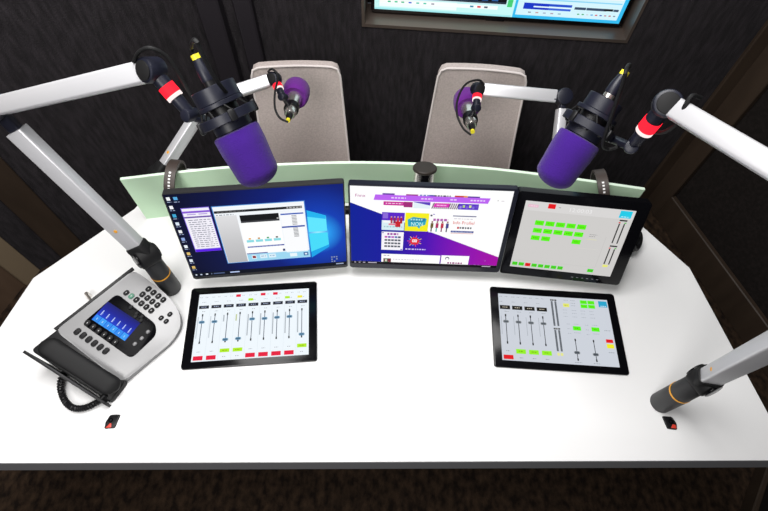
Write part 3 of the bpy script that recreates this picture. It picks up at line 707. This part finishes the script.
bm = bmesh.new(); add_tube(bm, hel, .0026, 6); obj('coiled_cord', bm, M_black, hset)
bm = bmesh.new(); add_tube(bm, [to_ph(-.838, .597, .762), to_ph(-.800, .560, .765)], .0042, 14); add_lathe(bm, [(0, 0), (.006, 0), (.0065, .003), (.0065, .018), (.005, .022), (0, .022)], 20, Matrix.Translation(to_ph(-.838, .597, .7406))); obj('support_foot', bm, M_pale, PH)

# ================================================================== MICROPHONE ARMS
TUBE = rrect(.031, .041, .0045, 3)
TUBE2 = rrect(.028, .038, .005, 3)
TUBE3 = rrect(.027, .0365, .005, 3)
def mic_arm(label, base, jz, E, H, N, clampto, haxis, cable, hinge_ax=None, badge=.10, roll=0., kax=None, drop=0., ground=DZ, scale=1., htube=TUBE3, ltube=TUBE):
    """desk-mounted articulated arm: base, hinge, lower tube, elbow, upper tube, head joint, red light ring, bracket"""
    o = Vector((base[0], base[1], ground)); E, H, N, K = Vector(E)-o, Vector(H)-o, Vector(N)-o, Vector(clampto)-o
    t = thing('microphone_arm', label, 'microphone arm', o, 0, 'aluminium microphone arms')
    J = Vector((0, 0, jz-ground)); hax = Vector(haxis).normalized()
    hb = J.z-.022
    bm = bmesh.new(); add_lathe(bm, [(0, .0005), (.025, .0005), (.0265, .003), (.0265, hb*.5), (.0260, hb*.54), (.0260, hb*.60), (.0257, hb*.64), (.0245, hb), (.021, hb+.005), (0, hb+.005)], 40); obj('base', bm, M_graph, t)
    bm = bmesh.new(); add_lathe(bm, [(.0258, hb*.555), (.0270, hb*.555), (.0270, hb*.58), (.0258, hb*.58), (.0258, hb*.555)], 40); obj('base_ring', bm, M_orange, t)
    E1 = E-Vector((0, 0, drop))                       # the lower tube meets the elbow under the upper one
    d = (E1-J).normalized(); side = d.cross(Vector((0, 0, 1)))
    side = side.normalized() if side.length > .05 else hax
    if hinge_ax: side = Vector(hinge_ax); side = (side-d*side.dot(d)).normalized()
    kx = Vector(kax).normalized() if kax else side
    side = Matrix.Rotation(math.radians(roll), 3, d) @ side
    bm = bmesh.new(); add_disc(bm, J, kx, .0290, .052, .006); add_profile(bm, J-d*.004, J+d*.042, rrect(.040, .052, .012, 4), side.cross(d), .004)
    obj('hinge', bm, M_rubber, t)
    for sg in (1, -1):
        bm = bmesh.new(); add_disc(bm, J+kx*sg*.0270, kx, .0215, .006, .002); obj('hinge_cap', bm, M_blackg, t)
    bm = bmesh.new(); add_profile(bm, J+d*.036, E1-d*.036, ltube, side.cross(d), .001); lt = obj('lower_tube', bm, M_alu, t)
    # small orange badge near the foot of the tube, both faces
    nn = side.cross(d).normalized()
    tw, tv_ = max(p[0] for p in ltube), max(p[1] for p in ltube)
    room = (Vector((0, 0, 2))-o).normalized()
    ax_, off = max(((side, tw), (-side, tw), (nn, tv_), (-nn, tv_)), key=lambda q: q[0].dot(room))
    bm = bmesh.new(); add_disc(bm, J+d*badge+ax_*(off+.0002), ax_, .0045, .0006, .0001, 14); obj('badge', bm, M_orange, lt)
    d2 = (H-E).normalized()
    side2 = d.cross(d2); side2 = side2.normalized() if side2.length > .05 else side
    bm = bmesh.new(); add_disc(bm, E, side2, .0245, .046, .005); add_profile(bm, E, E1-d*.042, rrect(.020, .028, .006, 4), side.cross(d), .001); add_profile(bm, E, E+d2*.030, rrect(.026, .036, .008, 4), side2.cross(d2), .001); obj('elbow_joint', bm, M_navy, t)
    bm = bmesh.new(); add_profile(bm, E+d2*.024, H-d2*.016, htube, hax.cross(d2), .002); obj('upper_tube', bm, M_alu, t)
    bm = bmesh.new(); add_disc(bm, H, hax, .0215*scale, .036*scale, .005)
    d3 = (N-H).normalized(); L = (N-H).length
    add_tube(bm, [H+d3*.010, H+d3*(L*.36)], .0140*scale, 24); obj('head_joint', bm, M_navy, t)
    bm = bmesh.new(); add_disc(bm, H+hax*.0185*scale, hax, .0165*scale, .004, .0015); obj('joint_cap', bm, M_rubber, t)
    bm = bmesh.new(); add_tube(bm, [H+d3*(L*.34), H+d3*(L*.54)], .0150*scale, 28); obj('light_ring', bm, M_redlt, t)
    bm = bmesh.new(); add_tube(bm, [H+d3*(L*.54), H+d3*(L*.61)], .0147*scale, 28); obj('light_ring', bm, M_whlt, t)
    bm = bmesh.new(); add_tube(bm, [H+d3*(L*.60), H+d3*(L*1.0), N+d3*.006], [.0118*scale, .0112*scale, .009*scale], 20)
    w = (K-N).normalized()
    add_profile(bm, N-w*.006, K, rrect(.020*scale, .012*scale, .004*scale, 3), Vector((0, 0, 1)), .001); add_disc(bm, N, hax, .012*scale, .03*scale, .003)
    obj('bracket', bm, M_navy, t)
    bm = bmesh.new(); add_tube(bm, smooth_path([Vector(p)-o for p in cable], 8), .0034*scale, 10); obj('cable', bm, M_rubber, t)
    return t
mic_arm('tall aluminium microphone arm rising from the desk behind the silver telephone', (-.612, .633), .925, (-0.7980, 0.7433, 1.3117), (-0.4086, 0.6931, 1.4565), (-0.3532, 0.6553, 1.3929), (-0.3298, 0.6640, 1.3690), (-0.4393, -0.7369, 0.5139),
        [(-0.4347, 0.6956, 1.4696), (-0.4165, 0.6932, 1.4916), (-0.3920, 0.6909, 1.5018), (-0.3728, 0.6946, 1.4807), (-0.3608, 0.6881, 1.4418), (-0.3504, 0.6774, 1.4121), (-0.3467, 0.6716, 1.3852)], kax=(-0.6183, -0.7645, 0.1823), roll=38., drop=.022)
mic_arm('aluminium microphone arm at the right front of the desk, running out of view', (.7325, .3501), .940, (0.5959, 0.2829, 1.5717), (0.4361, 0.6138, 1.4905), (0.4266, 0.6190, 1.3886), (0.4267, 0.6814, 1.3445), (-0.3828, -0.6422, 0.6641),
        [(0.4701, 0.5992, 1.5167), (0.4503, 0.5933, 1.5248), (0.4450, 0.5855, 1.5085), (0.4485, 0.5824, 1.4833), (0.4498, 0.5984, 1.4463), (0.4397, 0.6186, 1.4234), (0.4301, 0.6180, 1.3997)], kax=(0.3564, -0.9185, 0.1714), roll=-38., ltube=rrect(.032, .043, .0045, 3), htube=rrect(.0245, .0320, .005, 3))
mic_arm('short aluminium microphone arm behind the divider, reaching in front of the left chair', (-.712, .982), .824, (-0.5580, 1.1615, 0.9680), (-0.3554, 1.2253, 1.0063), (-0.3216, 1.1632, 0.9923), (-0.3117, 1.1752, 0.9470), (-0.3540, -0.6815, 0.6405),
        [(-0.3695, 1.2266, 1.0304), (-0.3553, 1.2263, 1.0419), (-0.3366, 1.2089, 1.0314), (-0.3369, 1.1437, 1.0272), (-0.3306, 1.0881, 1.0172), (-0.3151, 1.0637, 1.0025), (-0.2915, 1.0544, 0.9970)], badge=.08, htube=TUBE2, ltube=TUBE2, scale=.95)
mic_arm('short aluminium microphone arm behind the divider, reaching in front of the right chair', (.524, .995), .812, (0.5307, 1.2046, 0.9938), (0.2698, 1.2178, 1.0018), (0.2622, 1.1522, 0.9857), (0.2524, 1.1627, 0.9395), (0.3188, -0.7183, 0.6183),
        [(0.2838, 1.2150, 1.0234), (0.2635, 1.2166, 1.0360), (0.2263, 1.1970, 1.0360), (0.2026, 1.1526, 1.0209), (0.1985, 1.0966, 1.0106), (0.2159, 1.0547, 0.9971), (0.2398, 1.0380, 0.9871)], badge=.08, htube=TUBE2, ltube=TUBE2, scale=.95)

# ================================================================== MICROPHONES
def studio_mic(label, tip, ax, side, cable, rf=.041, rc=.037):
    z = Vector(ax).normalized(); x = Vector(side); x = (x-z*x.dot(z)).normalized(); y = z.cross(x)
    t = thing('studio_microphone', label, 'microphone', tip, 0, 'violet foam studio microphones', Matrix((x, y, z)).transposed())
    bm = bmesh.new(); prof = [(0, 0)]
    for k in range(1, 9):
        a = PI/2*k/8; prof.append((.0385*math.sin(a), .026*(1-math.cos(a))))
    prof += [(.0395, .045), (rf, .075), (rf, .100), (rf-.002, .104), (rf-.010, .106), (.0, .106)]
    add_lathe(bm, prof, 40); obj('foam_windscreen', bm, M_foam, t)
    bm = bmesh.new(); add_lathe(bm, [(0, .100), (.030, .100), (.030, .120), (.026, .124), (.026, .178), (.0235, .183), (0, .183)], 36); obj('body', bm, M_black, t)
    # shock mount : lower open ring, upper collar, elastic bands
    bm = bmesh.new()
    def ring(r0, r1, z0, z1): add_lathe(bm, [(r0, z0), (r1-.001, z0), (r1, z0+.001), (r1, z1-.001), (r1-.001, z1), (r0, z1), (r0, z0)], 44)
    ring(.0465, .0515, .122, .138); ring(.029, .034, .107, .126)
    sm = obj('shock_mount', bm, M_navy, t)
    bm = bmesh.new(); ring(.0255, .040, .150, .158); ring(.0255, rc, .158, .184); obj('collar', bm, M_navy, sm)
    for k in range(8):
        a = 2*PI*(k+.5)/8; bm = bmesh.new(); b = a+.28
        add_tube(bm, [(.032*math.cos(a), .032*math.sin(a), .120), (.048*math.cos(b), .048*math.sin(b), .132), (.037*math.cos(a), .037*math.sin(a), .153)], .0018, 6); obj('elastic_band', bm, M_rubber, sm)
    for k in range(4):
        a = 2*PI*k/4+.5; bm = bmesh.new(); add_box(bm, (.0505*math.cos(a), .0505*math.sin(a), .130), (.009, .012, .021), Euler((0, 0, a)).to_matrix(), .003); obj('clip', bm, M_black, sm)
    bm = bmesh.new(); add_lathe(bm, [(0, .176), (.0105, .176), (.0105, .198), (.0, .198)], 24); obj('socket', bm, M_pale if rc < .035 else M_black, t)
    bm = bmesh.new(); add_lathe(bm, [(0, .194), (.0112, .194), (.0118, .197), (.0112, .214), (.0075, .232), (0, .232)], 24); obj('plug', bm, M_navy, t)
    bm = bmesh.new(); add_lathe(bm, [(0, .231), (.0078, .231), (.0078, .239), (.0, .239)], 24); obj('plug_ring', bm, M_yellow, t)
    bm = bmesh.new(); mi_ = t.matrix_basis.inverted() if False else (Matrix.Translation(tip) @ Matrix((x, y, z)).transposed().to_4x4()).inverted()
    pp = [Vector((0, 0, .238)), Vector((0, 0, .250))] + [mi_ @ Vector(p) for p in cable]
    add_tube(bm, smooth_path(pp, 8), .0034, 10); obj('plug_cable', bm, M_rubber, t)
    return t
studio_mic('big violet foam microphone hanging above the left monitor', (-0.2249, 0.5694, 1.3122), (-0.4185, 0.5204, 0.7443), (1, 0, 0), [(-0.2666, 0.5854, 1.5959), (-0.2684, 0.5969, 1.5620), (-0.2716, 0.6194, 1.5055), (-0.2701, 0.6497, 1.4421)], .042, .039)
studio_mic('big violet foam microphone hanging above the right monitor', (0.3196, 0.6289, 1.2662), (0.4384, 0.5205, 0.7327), (1, 0, 0), [(0.3593, 0.6390, 1.5348), (0.3597, 0.6277, 1.5105), (0.3731, 0.6352, 1.4450), (0.3860, 0.6381, 1.3768), (0.4044, 0.6434, 1.3566), (0.4179, 0.6399, 1.3662)], .042, .033)
def guest_mic(label, front, rear):
    f, r = Vector(front), Vector(rear); z = (f-r).normalized()
    R = Vector((0, 0, 1)).rotation_difference(z).to_matrix()
    t = thing('guest_microphone', label, 'microphone', r, 0, 'guest microphones with round violet foam', R)
    L = (f-r).length
    bm = bmesh.new(); q = .036
    add_lathe(bm, [(.022, L-.030), (.036, L-.034), (.041, L-.028), (.0435, L-.015), (.044, L+.010), (.042, L+.028), (.034, L+.041), (.018, L+.048), (0, L+.050)], 36)
    add_lathe(bm, [(0, L-.029), (.0225, L-.029)], 36); obj('foam_windscreen', bm, M_foam2, t)
    bm = bmesh.new(); add_lathe(bm, [(0, .012), (.014, .012), (.0175, .018), (.0185, .030), (.0185, L*.6), (.024, L*.72), (.024, L-.028), (0, L-.028)], 32); obj('body', bm, M_pale, t)
    bm = bmesh.new(); add_lathe(bm, [(.0187, .040), (.0230, .040), (.0230, .064), (.0187, .064), (.0187, .040)], 32); obj('holder_ring', bm, M_black, t)
    bm = bmesh.new(); add_lathe(bm, [(0, -.014), (.0075, -.014), (.0100, .002), (.0100, .014), (0, .014)], 20); obj('plug', bm, M_black, t)
    bm = bmesh.new(); add_lathe(bm, [(0, -.022), (.0065, -.022), (.0065, -.013), (0, -.013)], 20); obj('plug_ring', bm, M_yellow, t)
    return t
guest_mic('small violet foam microphone in front of the left chair', (-0.3057, 1.2700, 0.9165), (-0.3054, 1.1271, 0.9473))
guest_mic('small violet foam microphone in front of the right chair', (0.2535, 1.2587, 0.9097), (0.2556, 1.1150, 0.9400))

# ================================================================== HEADPHONES OVER THE DIVIDER
def headphones(label, top, lean, ycen, rcup=.040):
    """hung astride the glass edge: one ear cup on each side"""
    t = thing('headphones', label, 'headphones', top, 0, 'headphones hung on the divider')
    ax = Vector((math.sin(lean), 0, -math.cos(lean)))       # downwards along the hanging direction
    sd = Vector((math.cos(lean), 0, math.sin(lean)))        # across the band
    fy = Vector((0, 1, 0)); R_ = .058; drop = .085
    def arch(s, off=0): # s 0..1 from front leg to rear leg
        if s < .25: return -fy*(R_+off)+ax*(R_+drop*(1-s/.25))
        if s > .75: return fy*(R_+off)+ax*(R_+drop*((s-.75)/.25))
        a = PI*(s-.25)/.5; return -fy*(R_+off)*math.cos(a)+ax*(R_-(R_+off)*math.sin(a))
    bm = bmesh.new(); rows = []
    for i in range(41):
        s = i/40; c0, c1 = arch(s, -.004), arch(s, .004); w = .0145
        rows.append([bm.verts.new(c1-sd*w), bm.verts.new(c1+sd*w), bm.verts.new(c0+sd*w), bm.verts.new(c0-sd*w)])
    for a, b in zip(rows, rows[1:]):
        for k in range(4): bm.faces.new((a[k], a[(k+1) % 4], b[(k+1) % 4], b[k]))
    bm.faces.new(rows[0]); bm.faces.new(rows[-1][::-1]); bmesh.ops.recalc_face_normals(bm, faces=bm.faces)
    hb = obj('headband', bm, M_leathr, t, 50)
    bm = bmesh.new()
    for i in range(8):
        s = .285+i*.024; p = arch(s, .0044); q = arch(s+.01, .0044); d = (q-p).normalized(); n_ = d.cross(sd)
        add_box(bm, p, (.0058, .0050, .0008), Matrix((sd, d, n_)).transposed())
    obj('lettering', bm, M_white, hb)
    for sg, s in ((-1, 0.), (1, 1.)):
        e = arch(s); c = e + ax*.028 + sd*ycen*(1 if sg < 0 else 0)
        bm = bmesh.new(); add_disc(bm, c, fy, rcup, .018, .006); o = obj('ear_cup', bm, M_black, t)
        bm = bmesh.new(); add_lathe(bm, [(.018, -.006), (.030, -.008), (.036, -.003), (.036, .004), (.030, .008), (.018, .006), (.018, -.006)], 32, axis_mx(c-fy*sg*.016, fy)); obj('ear_pad', bm, M_rubber, o)
    return t
headphones('brown-black headphones hung over the left end of the green divider', (-0.6080, 0.9065, 0.9500), math.radians(-8), .018, .034)
headphones('brown-black headphones hung over the right end of the green divider', (0.6113, 0.9254, 0.9500), math.radians(16), 0)

pk = thing('round_accessory', 'black rounded accessory half hidden behind the edge of the right monitor', 'accessory', (.755, .830, DZ), 0)
pz = Vector((.62, -.52, .58)).normalized(); pc = Vector((0, 0, .0395))
bm = bmesh.new(); add_disc(bm, pc, pz, .036, .020, .006); obj('shell', bm, M_rubber, pk)
bm = bmesh.new(); add_lathe(bm, [(.016, -.003), (.026, -.005), (.032, -.001), (.032, .003), (.026, .006), (.016, .003), (.016, -.003)], 32, axis_mx(pc+pz*.012, pz)); obj('rim_pad', bm, M_black, pk)
# ================================================================== DESK SOCKETS
def plate(label, pts, red):
    c = Vector((sum(p[0] for p in pts)/len(pts), sum(p[1] for p in pts)/len(pts), DZ))
    t = thing('desk_socket', label, 'desk socket', c, 0, 'small black desk sockets')
    L = [(x-c.x, y-c.y) for x, y in pts]; bm = bmesh.new(); add_prism(bm, round_poly(L[::-1] if False else L, .003, 3), .0003, .005, .001); obj('plate', bm, M_black, t)
    bm = bmesh.new(); add_prism(bm, [(x-c.x, y-c.y) for x, y in red], .0045, .0062, .0005); obj('red_button', bm, M_redins, t)
    bm = bmesh.new(); add_lathe(bm, [(.003, .0052), (.0055, .0052), (.0055, .0062), (.003, .0062), (.003, .0052)], 20, Matrix.Translation((-.001, .003, 0))); obj('jack_ring', bm, M_blackg, t)
plate('small black lozenge socket with a red tip in front of the telephone', [(-.6790, .2376), (-.6546, .2403), (-.6501, .2725), (-.6740, .2709), (-.6801, .2532)], [(-.676, .239), (-.662, .2405), (-.664, .250), (-.668, .2505)])
plate('small black lozenge socket with a red tip at the foot of the right front arm', [(.7334, .2850), (.7566, .2831), (.7588, .2981), (.7511, .3147), (.7277, .3157)], [(.741, .2865), (.7545, .2855), (.7555, .2945), (.748, .296)])

# ================================================================== CHAIRS
def chair(label, top, bot, wt, wb, yaw):
    """low-backed meeting chair pushed in from the far side; the front of its backrest faces the desk"""
    top, bot = Vector(top), Vector(bot)
    t = thing('office_chair', label, 'chair', (bot.x, bot.y-.20, 0), yaw, 'taupe chairs behind the desk')
    y0, y1 = .20, .20+(top.y-bot.y); z0, z1 = .47, top.z
    bm = bmesh.new(); cols = 13; rows_ = 15; F, B = [], []
    for j in range(rows_):
        v = j/(rows_-1); z = z0+(z1-z0)*v; w = wb+(wt-wb)*v; rowf, rowb = [], []
        for i in range(cols):
            u = -1+2*i/(cols-1); x = u*w/2; zz = z
            rc = .024; ex = abs(x)-(w/2-rc); ez = z-(z1-rc)
            if ez > 0 and ex > 0:
                h = math.hypot(ex, ez)
                if h > rc: x = math.copysign(w/2-rc+ex*rc/h, x); zz = z1-rc+ez*rc/h
            y = y0+(y1-y0)*v + .012*u*u*-1 + .010*math.sin(PI*v)
            rowf.append(bm.verts.new((x, y, zz))); rowb.append(bm.verts.new((x, y+.030, zz)))
        F.append(rowf); B.append(rowb)
    for j in range(rows_-1):
        for i in range(cols-1):
            bm.faces.new((F[j][i], F[j][i+1], F[j+1][i+1], F[j+1][i])); bm.faces.new((B[j][i+1], B[j][i], B[j+1][i], B[j+1][i+1]))
    for j in range(rows_-1):
        bm.faces.new((F[j+1][0], B[j+1][0], B[j][0], F[j][0])); bm.faces.new((F[j][-1], B[j][-1], B[j+1][-1], F[j+1][-1]))
    for i in range(cols-1):
        bm.faces.new((F[0][i+1], F[0][i], B[0][i], B[0][i+1])); bm.faces.new((F[-1][i], F[-1][i+1], B[-1][i+1], B[-1][i]))
    bmesh.ops.recalc_face_normals(bm, faces=bm.faces)
    edge = [v.co.copy() for v in [r[0] for r in F]] + [v.co.copy() for v in F[-1][1:-1]] + [v.co.copy() for v in [r[-1] for r in F][::-1]]
    bk = obj('backrest', bm, M_chair, t, 50)
    bm = bmesh.new(); add_tube(bm, edge, .0042, 8); obj('piping', bm, M_piping, bk)
    bm = bmesh.new(); add_prism(bm, rrect(.40, .40, .05), .43, .48, .015, 0, Matrix.Translation((0, -.01, 0))); obj('seat', bm, M_chair, t)
    bm = bmesh.new(); add_lathe(bm, [(0, .10), (.030, .10), (.030, .30), (.022, .31), (.022, .43), (0, .43)], 20, Matrix.Translation((0, 0, 0))); obj('post', bm, M_black, t)
    bm = bmesh.new(); add_box(bm, (0, .222, .43), (.10, .03, .07), None, .01); obj('back_support', bm, M_black, t)
    for k in range(5):
        a = 2*PI*k/5+.3; bm = bmesh.new(); add_profile(bm, (.02*math.cos(a), .02*math.sin(a), .105), (.25*math.cos(a), .25*math.sin(a), .070), rrect(.035, .024, .006), (0, 0, 1), .002); lg = obj('leg', bm, M_black, t)
        bm = bmesh.new(); add_disc(bm, (.25*math.cos(a), .25*math.sin(a), .029), (-math.sin(a), math.cos(a), 0), .028, .022, .004, 20); add_tube(bm, [(.25*math.cos(a), .25*math.sin(a), .03), (.25*math.cos(a), .25*math.sin(a), .068)], .006, 8); obj('castor', bm, M_rubber, lg)
chair('taupe fabric chair standing behind the left half of the green divider', (-.302, 1.432, .895), (-.311, 1.335, .47), .306, .345, math.radians(4))
chair('taupe fabric chair standing behind the right half of the green divider', (.294, 1.447, .895), (.310, 1.375, .47), .306, .360, math.radians(-3))

# ================================================================== LIGHT
def area(name, loc, target, size, power, color=(1, 1, 1)):
    l = bpy.data.lights.new(name, 'AREA'); l.shape = 'RECTANGLE'; l.size, l.size_y = size; l.energy = power; l.color = color
    o = bpy.data.objects.new(name, l); COL.objects.link(o); o.location = loc
    o.rotation_euler = (Vector(target)-Vector(loc)).to_track_quat('-Z', 'Y').to_euler(); return o
area('ceiling_or_fill_light', (-.32, .72, 2.75), (-.20, .60, .74), (1.2, 1.0), 56, (1, .985, .97))
area('ceiling_or_fill_light', (-.75, -.95, 2.55), (-.1, .85, .80), (.8, .8), 30, (1, .98, .96))  # added fill from the camera side, brightens the green divider and upright faces
w = bpy.data.worlds.new('studio'); SC.world = w; w.use_nodes = True
w.node_tree.nodes['Background'].inputs['Color'].default_value = (.75, .78, .9, 1); w.node_tree.nodes['Background'].inputs['Strength'].default_value = .10

# ================================================================== CAMERA
cam = bpy.data.cameras.new('camera'); co = bpy.data.objects.new('camera', cam); COL.objects.link(co)
cam.sensor_width = 36; cam.lens = 490/768*36; cam.clip_start = .02
pit, rol = math.radians(59), math.radians(2)
co.location = (0, 0, 2.02)
co.rotation_euler = (Matrix.Rotation(PI/2-pit, 3, 'X') @ Matrix.Rotation(rol, 3, 'Z')).to_euler()
SC.camera = co
vs = SC.view_settings
SC.display_settings.display_device = 'sRGB'
vs.view_transform = 'Standard'; vs.look = 'None'; vs.gamma = 1; vs.use_curve_mapping = False; vs.exposure = 0
